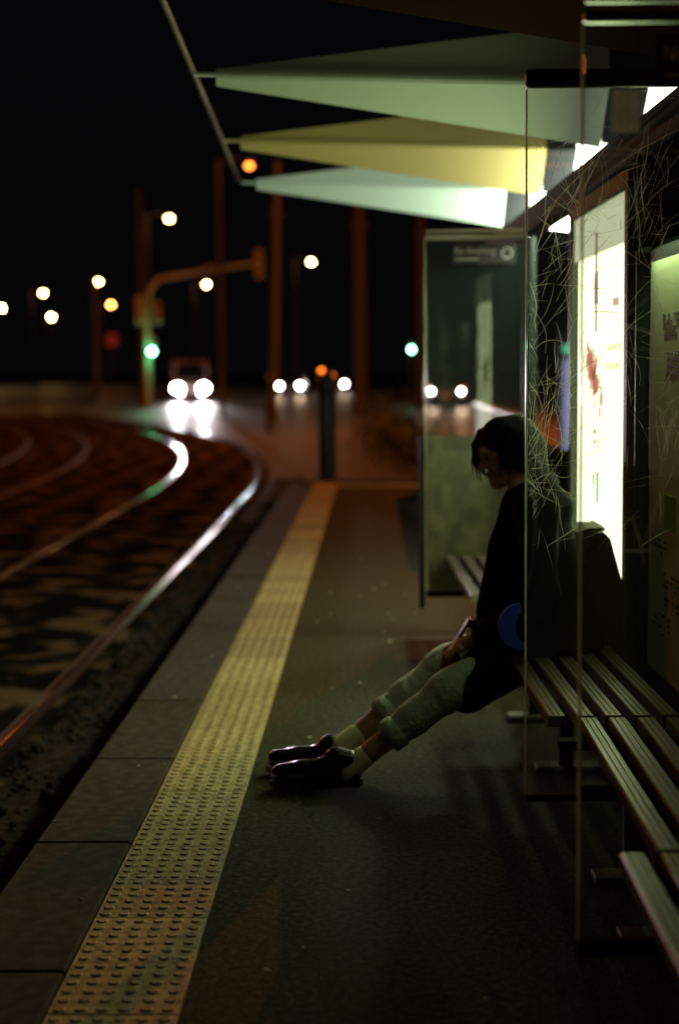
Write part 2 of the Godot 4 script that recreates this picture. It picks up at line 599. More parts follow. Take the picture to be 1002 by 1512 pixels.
# ------------------------------------------------------------------ shelter
func build_shelter() -> void:
	var sh := thing("tram_shelter", "steel tram shelter with folded coloured roof blades and scratched glass screens", "shelter", SHELTER, TURN)
	# roof blades: each a folded plate, sharp at the street end and wide at the back
	var specs := [[0.34, M.rust_paint], [2.09, M.white_paint], [3.87, M.yellow_paint], [5.65, M.green_paint]]
	var h := 2.66
	for k in specs.size():
		var s: float = specs[k][0]
		var u0 := -1.0
		var u1 := 0.62
		var drop := 0.05
		var st := begin()
		# cross-sections at the street end and the root: crease, low far edge, top back, top front
		var at_end := func(u: float, y: float, low_by: float, up_by: float) -> Array: return [Vector3(u, y, -s), Vector3(u, y - low_by, -s - low_by), Vector3(u, y + up_by * 0.9, -s - low_by * 0.8), Vector3(u, y + up_by, -s - up_by * 0.12)]
		hull(st, at_end.call(u0, h, 0.03, 0.035), at_end.call(u1, h - drop, 0.215, 0.27))
		var blade := part("roof_blade", done(st), specs[k][1], sh)
		blade.set_meta("label", ["rust brown roof blade", "off white roof blade", "mustard yellow roof blade", "pale green roof blade"][k])
		st = begin()
		var a := Vector3(u0 - 0.09, h + 0.004, -s + 0.012)
		var b := Vector3(u1, h - drop + 0.004, -s + 0.012)
		hull(st, [a, b, b + Vector3(0, 0, 0.02), a + Vector3(0, 0, 0.02)], [a + Vector3(0, 0.012, 0), b + Vector3(0, 0.012, 0), b + Vector3(0, 0.012, 0.02), a + Vector3(0, 0.012, 0.02)])
		part("edge_lip", done(st), specs[k][1], blade)
		# the root of the blade is a lit panel, seen over the back beam
		if k > 0:
			st = begin()
			hull(st, at_end.call(0.79, h - drop, 0.215, 0.05), at_end.call(1.24, h - drop - 0.01, 0.25, 0.05))
			part("light_panel", done(st), M.lamp_panel, sh)
			st = begin()
			hull(st, at_end.call(u1 + 0.006, h - drop, 0.2, 0.2), at_end.call(0.784, h - drop, 0.2, 0.2))
			part("root_clamp", done(st), M.dark, sh)
			var lamp := OmniLight3D.new()
			lamp.name = "roof_lamp"
			lamp.light_color = Color(0.95, 1.0, 0.9)
			lamp.light_energy = [0.0, 0.3, 3.0, 3.2][k]
			lamp.light_size = 0.12
			lamp.omni_range = 20.0
			lamp.omni_attenuation = 2.0
			lamp.shadow_enabled = true
			lamp.position = Vector3(1.05, h - drop - 0.3, -s - 0.0)
			sh.add_child(lamp, true)
	# front tie rod, back beam, posts
	part("tie_rod", tube_mesh([Vector3(-1.21, 3.0, 0.4), Vector3(-1.15, 2.77, -6.3)], [0.012], 8), mat(lin(0.075, 0.085, 0.055), 0.8), sh)
	part("back_beam", box_mesh(Vector3(0.09, 0.14, 7.4), 0.008), M.dark, sh, Vector3(0.56, 2.24, -2.6))
	for s in [-0.02, 0.98, 3.98]:
		part("post", tube_mesh([Vector3(0, 0, 0), Vector3(0, 2.17, 0)], [0.038], 14), M.steel, sh, Vector3(0.545, 0, -s))
	part("header_panel", box_mesh(Vector3(0.03, 0.36, 1.98), 0.004), M.soot, sh, Vector3(0.56, 1.99, 0.0))
	part("added_kick_panel", box_mesh(Vector3(0.03, 0.4, 5.1), 0.004), M.dark, sh, Vector3(0.6, 0.21, -1.4))  # added panel, keeps street light from leaking under the bench
	part("added_back_panel", box_mesh(Vector3(0.03, 0.64, 2.5), 0.004), M.soot, sh, Vector3(0.6, 0.735, -3.7))  # added out of sight to block lamplight coming through the back wall
	# glass screens across the platform
	screen(sh, Vector3(0.0, 0, 0), 0.53, 2.22, "scratched")
	screen(sh, Vector3(-0.033, 0, 1.1), 0.56, 2.15, "near")
	screen(sh, Vector3(-0.02, 0, -3.95), 0.55, 2.15, "far")

func screen(sh: Node3D, where: Vector3, wide: float, high: float, kind: String) -> void:
	var low := 0.24
	var root := part("glass_screen", box_mesh(Vector3(wide, high - low + 0.02, 0.01), 0.0, Vector3(wide / 2 + 0.002, (high + low) / 2, 0)), M.far_glass if kind == "far" else M.glass, sh, where)
	part("glass_edge", box_mesh(Vector3(0.004, high - low, 0.012), 0.0, Vector3(-0.001, (high + low) / 2, 0)), M.glass_edge, root)
	if kind == "scratched":
		part("top_rail", tube_mesh([Vector3(-0.004, high + 0.03, 0), Vector3(0.004, high + 0.03, 0), Vector3(wide, high + 0.03, 0)], [0.018, 0.026, 0.026], 12), M.black, root)
		part("bottom_rail", box_mesh(Vector3(wide, 0.022, 0.02), 0.004, Vector3(wide / 2, low - 0.012, 0)), mat(lin(0.1, 0.06, 0.045), 0.9), root)
	else:
		part("top_rail", box_mesh(Vector3(wide, 0.022, 0.03), 0.004, Vector3(wide / 2, high + 0.012, 0)), M.alu, root)
		part("top_rail", box_mesh(Vector3(wide, 0.011, 0.02), 0.003, Vector3(wide / 2 + 0.004, high + 0.046, 0)), M.alu, root)
		part("bottom_rail", box_mesh(Vector3(wide, 0.035, 0.03), 0.004, Vector3(wide / 2, low - 0.018, 0)), M.soot, root)
		# no smoking sign
		var sign_x := 0.145
		var tinted := mat(Color(lin(0.1, 0.09, 0.07), 0.6), 0.6)
		tinted.transparency = BaseMaterial3D.TRANSPARENCY_ALPHA
		var back := part("no_smoking_sign", box_mesh(Vector3(0.34, 0.105, 0.003), 0.001, Vector3(sign_x + 0.17, high - 0.075, 0.008)), tinted, root)
		var font := SystemFont.new()
		font.font_names = PackedStringArray(["Droid Sans"])
		var tm := TextMesh.new()
		tm.text = "No Smoking"
		tm.font = font
		tm.font_size = 48
		tm.pixel_size = 0.00085
		tm.depth = 0.001
		tm.horizontal_alignment = HORIZONTAL_ALIGNMENT_LEFT
		var pale := see_through(mat(lin(0.85, 0.86, 0.75), 0.6))
		part("lettering", tm, pale, root, Vector3(sign_x + 0.012, high - 0.062, 0.0105))
		part("small_print", box_mesh(Vector3(0.13, 0.006, 0.001), 0.0, Vector3(sign_x + 0.08, high - 0.105, 0.0105)), pale, root)
		var ring := TorusMesh.new()
		ring.inner_radius = 0.024
		ring.outer_radius = 0.031
		ring.rings = 24
		ring.ring_segments = 6
		var r := part("no_smoking_symbol", ring, pale, root, Vector3(sign_x + 0.295, high - 0.075, 0.0105))
		r.rotation.x = PI / 2
		r.scale = Vector3(1, 0.15, 1)
	if kind == "far":
		# frosted lower half
		var frost := ground_mat(noise_tex(0.012, 61, [[0.0, lin(0.07, 0.07, 0.03)], [1.0, lin(0.3, 0.28, 0.12)]], 256), 0.7, 0.3)
		part("frosted_panel", box_mesh(Vector3(wide - 0.02, 0.85, 0.006), 0.0, Vector3(wide / 2, low + 0.43, 0.012)), frost, root)
		part("edge_post", box_mesh(Vector3(0.03, 0.95, 0.03), 0.004, Vector3(-0.025, 0.62, 0)), M.steel, root)
	if kind == "far":
		return
	# scratches and etched marks in the glass, then the outlined safety diamonds
	var st := begin()
	var many := 380 if kind == "scratched" else 30
	for i in many:
		var near_to: Vector2 = [Vector2(0.04, 1.3), Vector2(0.1, 1.42), Vector2(0.16, 1.88), Vector2(0.07, 1.75), Vector2(0.3, 1.9), Vector2(0.42, 1.35), Vector2(0.05, 1.15)][rng.randi() % 7]
		var p := Vector2(rng.randf_range(0.005, wide - 0.02), clampf(rng.randfn(1.62, 0.38), 0.95, high - 0.02))
		if rng.randf() < 0.55:
			p = near_to + Vector2(rng.randfn(0, 0.04), rng.randfn(0, 0.06))
		var dir := rng.randf_range(0, TAU)
		if rng.randf() < 0.5:
			dir = rng.randfn(1.25, 0.4)
		var bend := rng.randfn(0.0, 1.0) * (6.0 if rng.randf() < 0.06 else 1.0)
		var length := rng.randf_range(0.03, 0.16) * (1.9 if rng.randf() < 0.2 else 1.0)
		var w := rng.randf_range(0.0002, 0.00065) * (2.3 if rng.randf() < 0.12 else 1.0)
		var steps := 7
		for k in steps:
			var q := p + Vector2(cos(dir), sin(dir)) * length / steps
			dir += bend * length / steps * 3.0 + rng.randfn(0, 0.05)
			if q.x > 0.002 and q.x < wide - 0.01 and q.y < high and p.x > 0.002:
				var n := (q - p).orthogonal().normalized() * w * (1.0 - 0.7 * absf(k - 3.0) / 3.5)
				quad(st, Vector3(p.x - n.x, p.y - n.y, 0.0056), Vector3(p.x + n.x, p.y + n.y, 0.0056), Vector3(q.x + n.x, q.y + n.y, 0.0056), Vector3(q.x - n.x, q.y - n.y, 0.0056), Vector3(p.x, p.y, 0))
			p = q
	var sc := part("scratch_marks", done(st), M.scratch, root)
	sc.set_meta("kind", "stuff")
	if kind == "near":
		var sticker := part("sticker", box_mesh(Vector3(0.056, 0.085, 0.001), 0.0, Vector3(0.085, 1.975, 0.0062)), see_through(mat(lin(0.16, 0.18, 0.15), 0.8)), root)
		st = begin()
		for i in 60:
			var p := Vector2(0.085 + rng.randfn(0, 0.011), 1.975 + rng.randfn(0, 0.014))
			var q := p + Vector2(rng.randfn(0, 0.004), rng.randfn(0, 0.006))
			var n := (q - p).orthogonal().normalized() * 0.0011
			quad(st, Vector3(p.x - n.x, p.y - n.y, 0.007), Vector3(p.x + n.x, p.y + n.y, 0.007), Vector3(q.x + n.x, q.y + n.y, 0.007), Vector3(q.x - n.x, q.y - n.y, 0.007), Vector3(p.x, p.y, 0))
		part("scribble", done(st), M.scratch, root)
	var spots := [[0.048, 1.236], [0.202, 1.236], [0.36, 1.236]] if kind == "scratched" else [[0.045, 1.3], [0.09, 1.215], [0.21, 1.22]]
	for c in spots:
		st = begin()
		var m := Vector3(c[0], c[1], 0.006)
		var out := [m + Vector3(0.0145, 0, 0), m + Vector3(0, 0.0185, 0), m - Vector3(0.0145, 0, 0), m - Vector3(0, 0.0185, 0)]
		for k in 4:
			var a: Vector3 = out[k]
			var b: Vector3 = out[(k + 1) % 4]
			quad(st, a, b, m + (b - m) * 0.92, m + (a - m) * 0.92, m - Vector3(0, 0, 1))
		part("safety_diamond", done(st), mat(lin(0.25, 0.22, 0.12), 0.6), root)

# ------------------------------------------------------------------ lit advertising case
func poster_image() -> Image:
	# ink on a clear film; u runs along the platform away from the camera, v down
	var w := 512
	var hgt := 640
	var im := Image.create(w, hgt, false, Image.FORMAT_RGBA8)
	im.fill(Color(1, 1, 1, 0.0))
	var ink := func(x0: float, y0: float, x1: float, y1: float, c: Color) -> void:
		im.blend_rect(solid(int((x1 - x0) * w), int((y1 - y0) * hgt), c), Rect2i(0, 0, int((x1 - x0) * w), int((y1 - y0) * hgt)), Vector2i(int(x0 * w), int(y0 * hgt)))
	var r := RandomNumberGenerator.new()
	r.seed = 5
	# pale green band paints in the dimmer glow at the top, then a tall bottle outline with a dark neck
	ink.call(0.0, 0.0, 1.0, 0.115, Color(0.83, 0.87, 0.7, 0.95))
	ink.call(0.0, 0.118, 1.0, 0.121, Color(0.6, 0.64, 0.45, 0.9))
	ink.call(0.52, 0.06, 0.565, 0.31, Color(0.55, 0.43, 0.38, 0.96))
	ink.call(0.50, 0.16, 0.585, 0.24, Color(0.66, 0.5, 0.46, 0.9))
	ink.call(0.44, 0.34, 0.452, 0.72, Color(0.72, 0.73, 0.6, 0.9))
	ink.call(0.64, 0.36, 0.655, 0.7, Color(0.7, 0.72, 0.58, 0.9))
	for k in 70:
		# red fruit label
		var x := r.randfn(0.6, 0.075)
		var y := 0.42 + (x - 0.6) * -0.35 + r.randfn(0, 0.024)
		ink.call(x - 0.03, y - 0.014, x + 0.03, y + 0.014, Color(0.93, 0.5, 0.44, 0.55))
	ink.call(0.55, 0.405, 0.6, 0.43, Color(0.5, 0.42, 0.3, 0.95))
	# lines of lettering too soft to read
	for line in [[0.1, 0.34, 0.33, 0.36], [0.1, 0.385, 0.36, 0.405]]:
		var x: float = line[0]
		while x < line[2]:
			var step := r.randf_range(0.012, 0.03)
			ink.call(x, line[1] + r.randf_range(0, 0.004), x + step * 0.6, line[3], Color(0.72, 0.73, 0.5, 0.93))
			x += step
	ink.call(0.14, 0.235, 0.25, 0.255, Color(0.95, 0.8, 0.72, 0.95))
	ink.call(0.53, 0.555, 0.58, 0.568, Color(0.3, 0.33, 0.25, 0.96))
	ink.call(0.53, 0.582, 0.58, 0.592, Color(0.35, 0.38, 0.3, 0.96))
	ink.call(0.47, 0.66, 0.53, 0.74, Color(0.72, 0.88, 0.86, 0.93))
	ink.call(0.56, 0.67, 0.6, 0.7, Color(0.4, 0.68, 0.68, 0.95))
	ink.call(0.38, 0.79, 0.62, 0.9, Color(0.5, 0.84, 0.42, 0.97))
	ink.call(0.28, 0.81, 0.34, 0.92, Color(0.55, 0.86, 0.45, 0.97))
	ink.call(0.46, 0.84, 0.5, 0.89, Color(0.1, 0.25, 0.1, 0.97))
	ink.call(0.02, 0.93, 0.11, 0.935, Color(0.2, 0.24, 0.12, 0.97))
	ink.call(0.02, 0.975, 0.11, 0.98, Color(0.2, 0.24, 0.12, 0.97))
	ink.call(0.1, 0.93, 0.11, 0.98, Color(0.2, 0.24, 0.12, 0.97))
	return im

func solid(w: int, h: int, c: Color) -> Image:
	var im := Image.create(maxi(w, 1), maxi(h, 1), false, Image.FORMAT_RGBA8)
	im.fill(c)
	return im

func build_advert_case() -> void:
	var long := 1.16
	var low := 0.5
	var top := 2.09
	var mid_s := 1.79
	var root := thing("advertising_case", "tall glowing advertising case in the back wall of the shelter behind the seated person", "light box", SHELTER + Vector3(0.49, 0, -mid_s).rotated(Vector3.UP, TURN), TURN)
	# local: face looks along -x
	part("case", box_mesh(Vector3(0.1, top - low + 0.14, long + 0.14), 0.01, Vector3(0.12, (top + low) / 2, 0)), M.dark, root)
	for e in [-1, 1]:
		part("frame_side", box_mesh(Vector3(0.05, top - low + 0.14, 0.07), 0.006, Vector3(0.045, (top + low) / 2, e * (long / 2 + 0.036))), M.steel, root)
	part("frame_top", box_mesh(Vector3(0.05, 0.07, long), 0.006, Vector3(0.045, top + 0.036, 0)), M.steel, root)
	part("frame_bottom", box_mesh(Vector3(0.05, 0.07, long), 0.006, Vector3(0.045, low - 0.036, 0)), M.steel, root)
	var panel := part("light_diffuser", box_mesh(Vector3(0.01, top - low, long), 0.0, Vector3(0.06, (top + low) / 2, 0)), glow(Color(0.97, 1.0, 0.8), 2.5), root)
	var lamp := AreaLight3D.new()
	lamp.name = "backlight"
	lamp.area_size = Vector2(long - 0.02, top - low - 0.02)
	lamp.light_color = Color(0.89, 1.0, 0.68)
	lamp.light_energy = 3.0
	lamp.shadow_enabled = true
	lamp.position = Vector3(0.05, (top + low) / 2, 0)
	lamp.rotation.y = PI / 2
	root.add_child(lamp)
	var film := StandardMaterial3D.new()
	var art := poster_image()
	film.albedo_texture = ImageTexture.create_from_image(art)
	var lit := Image.create(art.get_width(), art.get_height(), false, Image.FORMAT_RGBA8)
	lit.fill(Color.BLACK)
	for y in art.get_height():
		for x in art.get_width():
			var c := art.get_pixel(x, y)
			lit.set_pixel(x, y, Color(c.r * c.a, c.g * c.a, c.b * c.a, 1.0))
	film.emission_enabled = true
	film.emission = Color.BLACK
	film.emission_operator = BaseMaterial3D.EMISSION_OP_ADD
	film.emission_texture = ImageTexture.create_from_image(lit)
	film.emission_energy_multiplier = 1.0
	film.transparency = BaseMaterial3D.TRANSPARENCY_ALPHA
	film.roughness = 0.5
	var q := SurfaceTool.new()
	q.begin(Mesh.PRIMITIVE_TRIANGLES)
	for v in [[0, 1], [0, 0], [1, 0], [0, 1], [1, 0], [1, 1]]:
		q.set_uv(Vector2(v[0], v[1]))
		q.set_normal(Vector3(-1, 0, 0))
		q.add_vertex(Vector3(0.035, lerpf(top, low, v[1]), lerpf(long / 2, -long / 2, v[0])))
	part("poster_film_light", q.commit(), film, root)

func build_timetable_case() -> void:
	var long := 0.62
	var low := 0.46
	var top := 1.8
	var root := thing("timetable_case", "dim timetable case with green squares beside the bright advertising case", "notice case", SHELTER + Vector3(0.49, 0, -0.46).rotated(Vector3.UP, TURN), TURN)
	part("case", box_mesh(Vector3(0.08, top - low + 0.1, long + 0.1), 0.01, Vector3(0.07, (top + low) / 2, 0)), M.dark, root)
	var sheet := mat(lin(0.6, 0.62, 0.46), 0.9)
	sheet.metallic_specular = 0.05
	part("paper", box_mesh(Vector3(0.004, top - low, long), 0.0, Vector3(0.026, (top + low) / 2, 0)), sheet, root)
	var lamp := AreaLight3D.new()  # light added above the sheet to brighten the paper
	lamp.name = "added_notice_light"
	lamp.area_size = Vector2(0.03, long - 0.06)
	lamp.light_color = Color(0.88, 1.0, 0.7)
	lamp.light_energy = 0.2
	lamp.shadow_enabled = true
	lamp.position = Vector3(-0.018, top + 0.073, 0)
	lamp.rotation = Vector3(-PI / 2, 0, 0)
	part("added_lamp_strip", box_mesh(Vector3(0.03, 0.006, long - 0.06), 0.0, Vector3(-0.018, top + 0.079, 0)), glow(Color(0.88, 1.0, 0.7), 2.0), root)  # added glowing strip that goes with the light above the paper
	for lip in [[Vector3(0.075, 0.012, long + 0.02), Vector3(-0.01, top + 0.09, 0)], [Vector3(0.008, 0.05, long + 0.02), Vector3(-0.044, top + 0.058, 0)], [Vector3(0.06, 0.05, 0.012), Vector3(-0.009, top + 0.058, long / 2 + 0.004)], [Vector3(0.06, 0.05, 0.012), Vector3(-0.009, top + 0.058, -long / 2 - 0.004)]]:
		part("added_lamp_hood", box_mesh(lip[0], 0.001, lip[1]), M.soot, root)  # added hood, hides the added strip from the camera
	root.add_child(lamp)
	var green := mat(lin(0.2, 0.34, 0.02), 0.9)
	green.metallic_specular = 0.05
	part("green_square", box_mesh(Vector3(0.002, 0.11, 0.15), 0.0, Vector3(0.022, 1.0, 0.0)), green, root)
	part("green_square", box_mesh(Vector3(0.002, 0.09, 0.15), 0.0, Vector3(0.022, 1.21, 0.2)), green, root)
	var inkm := mat(lin(0.05, 0.05, 0.03), 0.7)
	var st := begin()
	for block in [[1.62, 4, -0.02], [1.5, 4, 0.03], [0.9, 3, -0.14], [0.8, 6, 0.03], [0.66, 4, -0.12]]:
		for line in block[1]:
			var z: float = block[2] + 0.12
			while z > block[2] - 0.1:
				var w := rng.randf_range(0.008, 0.026)
				if rng.randf() < (0.85 if block[0] > 1.0 else 0.4):
					add_box(st, Vector3(0.0225, block[0] - line * 0.02, z), Vector3(0.002, rng.randf_range(0.006, 0.011), w))
				z -= w + 0.008
	var lines := part("printed_lines", done(st), inkm, root)
	lines.set_meta("kind", "stuff")

# ------------------------------------------------------------------ benches
func make_bench(label: String, where: Vector3, turn: float, long: float, slats := 5) -> Node3D:
	# local: runs along -z from the origin, front slat at x = 0
	var root := thing("slatted_bench", label, "bench", where, turn, "slatted benches along the shelter")
	var w := 0.052
	var t := 0.034
	var prof := [Vector2(0, -t), Vector2(w, -t), Vector2(w, -0.004), Vector2(w - 0.004, 0), Vector2(0.036, 0), Vector2(0.0345, -0.003), Vector2(0.0325, 0), Vector2(0.0195, 0), Vector2(0.0175, -0.003), Vector2(0.0155, 0), Vector2(0.004, 0), Vector2(0, -0.004)]
	var slat := extrude(prof, long)
	for k in range(5 - slats, 5):
		part("slat", slat, M.slat, root, Vector3(0.083 * k, 0.45, -long / 2))
	for s in [long * 0.54, long - 0.1]:
		var st := begin()
		add_box(st, Vector3(0.2, 0.397, -s), Vector3(0.38, 0.03, 0.05), 0.004)
		add_box(st, Vector3(0.22, 0.2, -s), Vector3(0.05, 0.365, 0.05), 0.004)
		var leg := part("leg", done(st), mat(lin(0.008, 0.008, 0.008), 0.9), root)
		part("foot_plate", box_mesh(Vector3(0.26, 0.02, 0.09), 0.004, Vector3(0.24, 0.012, -s)), mat(lin(0.16, 0.16, 0.13), 0.7), leg)
	return root

func build_benches() -> void:
	make_bench("slatted bench the person sits on, behind the scratched glass screen", SHELTER + Vector3(0.075, 0, -0.07).rotated(Vector3.UP, TURN), TURN, 1.95)
	make_bench("slatted bench past the seated person, by the far frosted screen", SHELTER + Vector3(0.075, 0, -2.4).rotated(Vector3.UP, TURN), TURN, 1.45)
	make_bench("added four slatted bench section standing in for the bench reflection between the two glass screens", Vector3(0.51, 0, -3.06), 0.0, 1.19, 4)  # added section stands in for the near bench mirrored in the glass
	make_bench("slatted bench with nobody on it ending at the lettered glass screen", Vector3(0.51, 0, -1.3), 0.0, 1.74)

# ------------------------------------------------------------------ person
func build_person() -> void:
	var hip := at(826, 926, 5.36)
	var origin := Vector3(hip.x, 0, hip.z)
	var root := thing("person", "person in a long black coat, cropped pale jeans and black shoes, slumped on the bench", "person", origin)
	var P := func(px: float, py: float, d: float) -> Vector3: return at(px, py, d) - origin
	var skin := mat(lin(0.5, 0.27, 0.17), 0.55)
	var coat := mat(lin(0.008, 0.008, 0.009), 0.95)
	coat.metallic_specular = 0.2
	var jeans := ground_mat(noise_tex(0.12, 51, [[0.0, lin(0.3, 0.33, 0.29)], [0.5, lin(0.46, 0.49, 0.42)], [1.0, lin(0.6, 0.61, 0.5)]], 256), 0.25, 0.9, 0.7, noise_tex(0.02, 52, [], 256, 3))
	var wool := mat(lin(0.85, 0.77, 0.52), 0.95)
	var leather := mat(lin(0.012, 0.012, 0.012), 0.22)
	var hair := mat(lin(0.006, 0.005, 0.004), 0.75)
	hair.metallic_specular = 0.2
	# legs: near one towards the camera
	var hipL: Vector3 = P.call(822, 935, 5.27)
	var hipR: Vector3 = P.call(822, 930, 5.46)
	var kneeL: Vector3 = P.call(672, 1012, 5.2)
	var kneeR: Vector3 = P.call(664, 978, 5.42)
	var ankL: Vector3 = P.call(521, 1130, 5.13)
	var ankR: Vector3 = P.call(511, 1097, 5.3)
	# bare shins and the head, neck and hands are one skin body
	var neck: Vector3 = P.call(776, 724, 5.36)
	var head: Vector3 = P.call(751, 672, 5.36)
	var body := [[hipL, kneeL, 0.06, 0.05], [hipR, kneeR, 0.06, 0.05], [kneeL, ankL, 0.05, 0.036], [kneeR, ankR, 0.05, 0.036], [hip - origin, neck, 0.08, 0.06], [neck, head, 0.052, 0.05]]
	var b := part("body", flesh(body, 0.012, 0.03), skin, root)
	# head on a finer grid: skull, jaw, nose, brow, chin, lips, ear
	var fwd := Vector3(-0.95, -0.24, 0.14).normalized()
	var upv := Vector3(-0.24, 0.96, 0.0).normalized()
	upv = (upv - fwd * upv.dot(fwd)).normalized()
	var side := fwd.cross(upv).normalized()
	var H := func(f: float, u: float, s: float) -> Vector3: return head + fwd * f + upv * u + side * s
	var face := [[H.call(-0.015, 0.03, 0), H.call(0.02, 0.03, 0), 0.082, 0.078], [H.call(0.03, -0.02, 0), H.call(0.05, -0.07, 0), 0.062, 0.036], [H.call(0.085, 0.02, 0), H.call(0.108, -0.015, 0), 0.009, 0.013],
		[H.call(0.088, 0.035, 0.03), H.call(0.088, 0.035, -0.03), 0.014, 0.014], [H.call(0.087, -0.046, 0.015), H.call(0.087, -0.046, -0.015), 0.009, 0.009], [H.call(0.083, -0.06, 0.012), H.call(0.083, -0.06, -0.012), 0.009, 0.009], [H.call(0.07, -0.088, 0), H.call(0.072, -0.088, 0), 0.02, 0.02],
		[H.call(-0.005, 0.01, 0.078), H.call(-0.012, -0.03, 0.074), 0.012, 0.008], [H.call(-0.005, 0.01, -0.078), H.call(-0.012, -0.03, -0.074), 0.012, 0.008], [H.call(-0.03, -0.05, 0), neck, 0.05, 0.05]]
	part("face", flesh(face, 0.005, 0.016), skin, b)
	for s in [-1.0, 1.0]:
		part("eye", ball(Vector3(0.011, 0.009, 0.011)), M.black, b, H.call(0.082, 0.012, 0.03 * s))
	# chin length hair with locks hanging forward
	var hb := [[H.call(-0.03, 0.045, 0), H.call(0.005, 0.055, 0), 0.096, 0.09], [H.call(-0.06, 0.0, 0), H.call(-0.07, -0.07, 0), 0.082, 0.06]]
	for s in [-1.0, 1.0]:
		hb.append([H.call(-0.005, 0.06, 0.052 * s), H.call(-0.04, -0.035, 0.07 * s), 0.05, 0.028])
		hb.append([H.call(-0.045, 0.02, 0.066 * s), H.call(-0.06, -0.085, 0.058 * s), 0.045, 0.026])
	var hairpart := part("hair", flesh(hb, 0.006, 0.02), hair, root)
	var locks := begin()
	for k in 130:
		var turn := deg_to_rad(rng.randf_range(14.0, 302.0))     # 0 is the brow, 90 the far side, 270 the near ear
		var out: Vector3 = fwd * cos(turn) + side * sin(turn)
		var wide := rng.randf_range(0.088, 0.1) + (0.018 if turn < 1.0 else 0.0)
		var end_y := rng.randf_range(-0.125, -0.085)
		var mid: Vector3 = H.call(0, 0, 0) + out * wide + upv * rng.randf_range(0.04, 0.07)
		var low := mid + Vector3(0, end_y, 0) - out * rng.randf_range(0.0, 0.025) + Vector3(rng.randfn(0, 0.006), 0, rng.randfn(0, 0.006))
		var r := rng.randf_range(0.004, 0.008)
		add_tube(locks, [H.call(-0.01, 0.132, rng.randf_range(-0.02, 0.02)), H.call(0, 0, 0) + out * wide * 0.72 + upv * 0.108, mid, mid.lerp(low, 0.55) + out * 0.004, low], [r, r * 1.2, r, r * 0.8, r * 0.25], 6)
	part("hair_locks", done(locks), hair, hairpart)
	# long coat: torso, hood, arms, skirt falling over the thighs
	var chest: Vector3 = P.call(792, 800, 5.36)
	var sL: Vector3 = P.call(792, 752, 5.2)
	var sR: Vector3 = P.call(786, 752, 5.52)
	var eL: Vector3 = P.call(800, 880, 5.12)
	var eR: Vector3 = P.call(770, 875, 5.55)
	var wL: Vector3 = P.call(712, 938, 5.22)
	var wR: Vector3 = P.call(706, 930, 5.42)
	var cb := [[hip - origin, chest, 0.135, 0.125, 1.25], [chest, neck, 0.125, 0.06, 1.2], [sL, sR, 0.07, 0.07], [sL, eL, 0.066, 0.056], [eL, wL, 0.055, 0.042], [sR, eR, 0.066, 0.056], [eR, wR, 0.055, 0.042],
		[P.call(808, 722, 5.36), P.call(822, 748, 5.36), 0.04, 0.06, 1.5], [hip - origin, P.call(850, 955, 5.36), 0.12, 0.1, 1.3],
		[hipL, P.call(690, 1012, 5.22), 0.105, 0.092], [hipR, P.call(690, 975, 5.43), 0.1, 0.07], [P.call(760, 960, 5.34), P.call(688, 1018, 5.3), 0.09, 0.085], [P.call(735, 800, 5.36), P.call(738, 940, 5.34), 0.02, 0.075, 1.3], [P.call(756, 745, 5.36), P.call(728, 900, 5.34), 0.04, 0.06]]
	part("coat", flesh(cb, 0.012, 0.05), coat, root)
	part("collar", tube_mesh([P.call(757, 728, 5.28), P.call(770, 724, 5.27), P.call(800, 716, 5.3), P.call(812, 712, 5.36), P.call(800, 716, 5.42), P.call(765, 726, 5.44)], [0.018, 0.026, 0.03, 0.034, 0.03, 0.02], 8), coat, root)
	# jeans with turned-up hems, ankle socks
	for leg in [[hipL, kneeL, ankL, 0.33], [hipR, kneeR, ankR, 0.32]]:
		var k: Vector3 = leg[1]
		var a: Vector3 = leg[2]
		var hem: Vector3 = a.lerp(k, leg[3])
		var dir := (a - k).normalized()
		part("jeans_leg", flesh([[leg[0], k, 0.078, 0.07], [k, k.lerp(hem, 0.5), 0.07, 0.06], [k.lerp(hem, 0.5), hem - dir * 0.03, 0.06, 0.055], [k.lerp(hem, 0.62), k.lerp(hem, 0.64), 0.064, 0.063], [k.lerp(hem, 0.12), k.lerp(hem, 0.15), 0.075, 0.074]], 0.008, 0.012), jeans, root)
		part("turned_hem", tube_mesh([hem - dir * 0.055, hem - dir * 0.05, hem - dir * 0.005, hem], [0.056, 0.062, 0.061, 0.055], 18), jeans, root)
		part("sock", flesh([[a + dir * 0.03, a - dir * 0.045, 0.044, 0.0405]], 0.006, 0.01), wool, root)
	shoe(root, ankL, Vector3(-0.97, 0.0, 0.06), leather)
	shoe(root, ankR, Vector3(-0.97, 0.0, -0.04), leather)
	# hands folded in the lap
	hand(b, wL, P.call(680, 952, 5.26), Vector3(0, 0.25, -1), skin)
	hand(b, wR, P.call(676, 948, 5.37), Vector3(0, 0.25, 1), skin)
	# phone between the hands
	var ph := thing("phone", "small phone catching the light in the seated person's hands", "phone", at(683, 930, 5.31))
	part("casing", box_mesh(Vector3(0.012, 0.1, 0.06), 0.004), leather, ph).rotation.z = -0.55
	part("bright_edge", box_mesh(Vector3(0.006, 0.05, 0.004), 0.001, Vector3(-0.004, 0.01, 0.034)), M.alu, ph).rotation.z = -0.55
	# blue pouch at the person's side
	var bag := thing("blue_pouch", "half-moon deep blue pouch hanging at the seated person's side", "pouch", at(752, 925, 5.06))
	var moon := []
	for k in 13:
		var t := lerpf(0.5, 1.62, k / 12.0) * PI
		moon.append(Vector2(cos(t) * 0.075 + 0.035, sin(t) * 0.08))
	for k in 7:
		var t := lerpf(1.45, 0.6, k / 6.0) * PI
		moon.append(Vector2(cos(t) * 0.03 + 0.05, sin(t) * 0.055))
	var blue := mat(lin(0.05, 0.09, 0.9), 0.7)
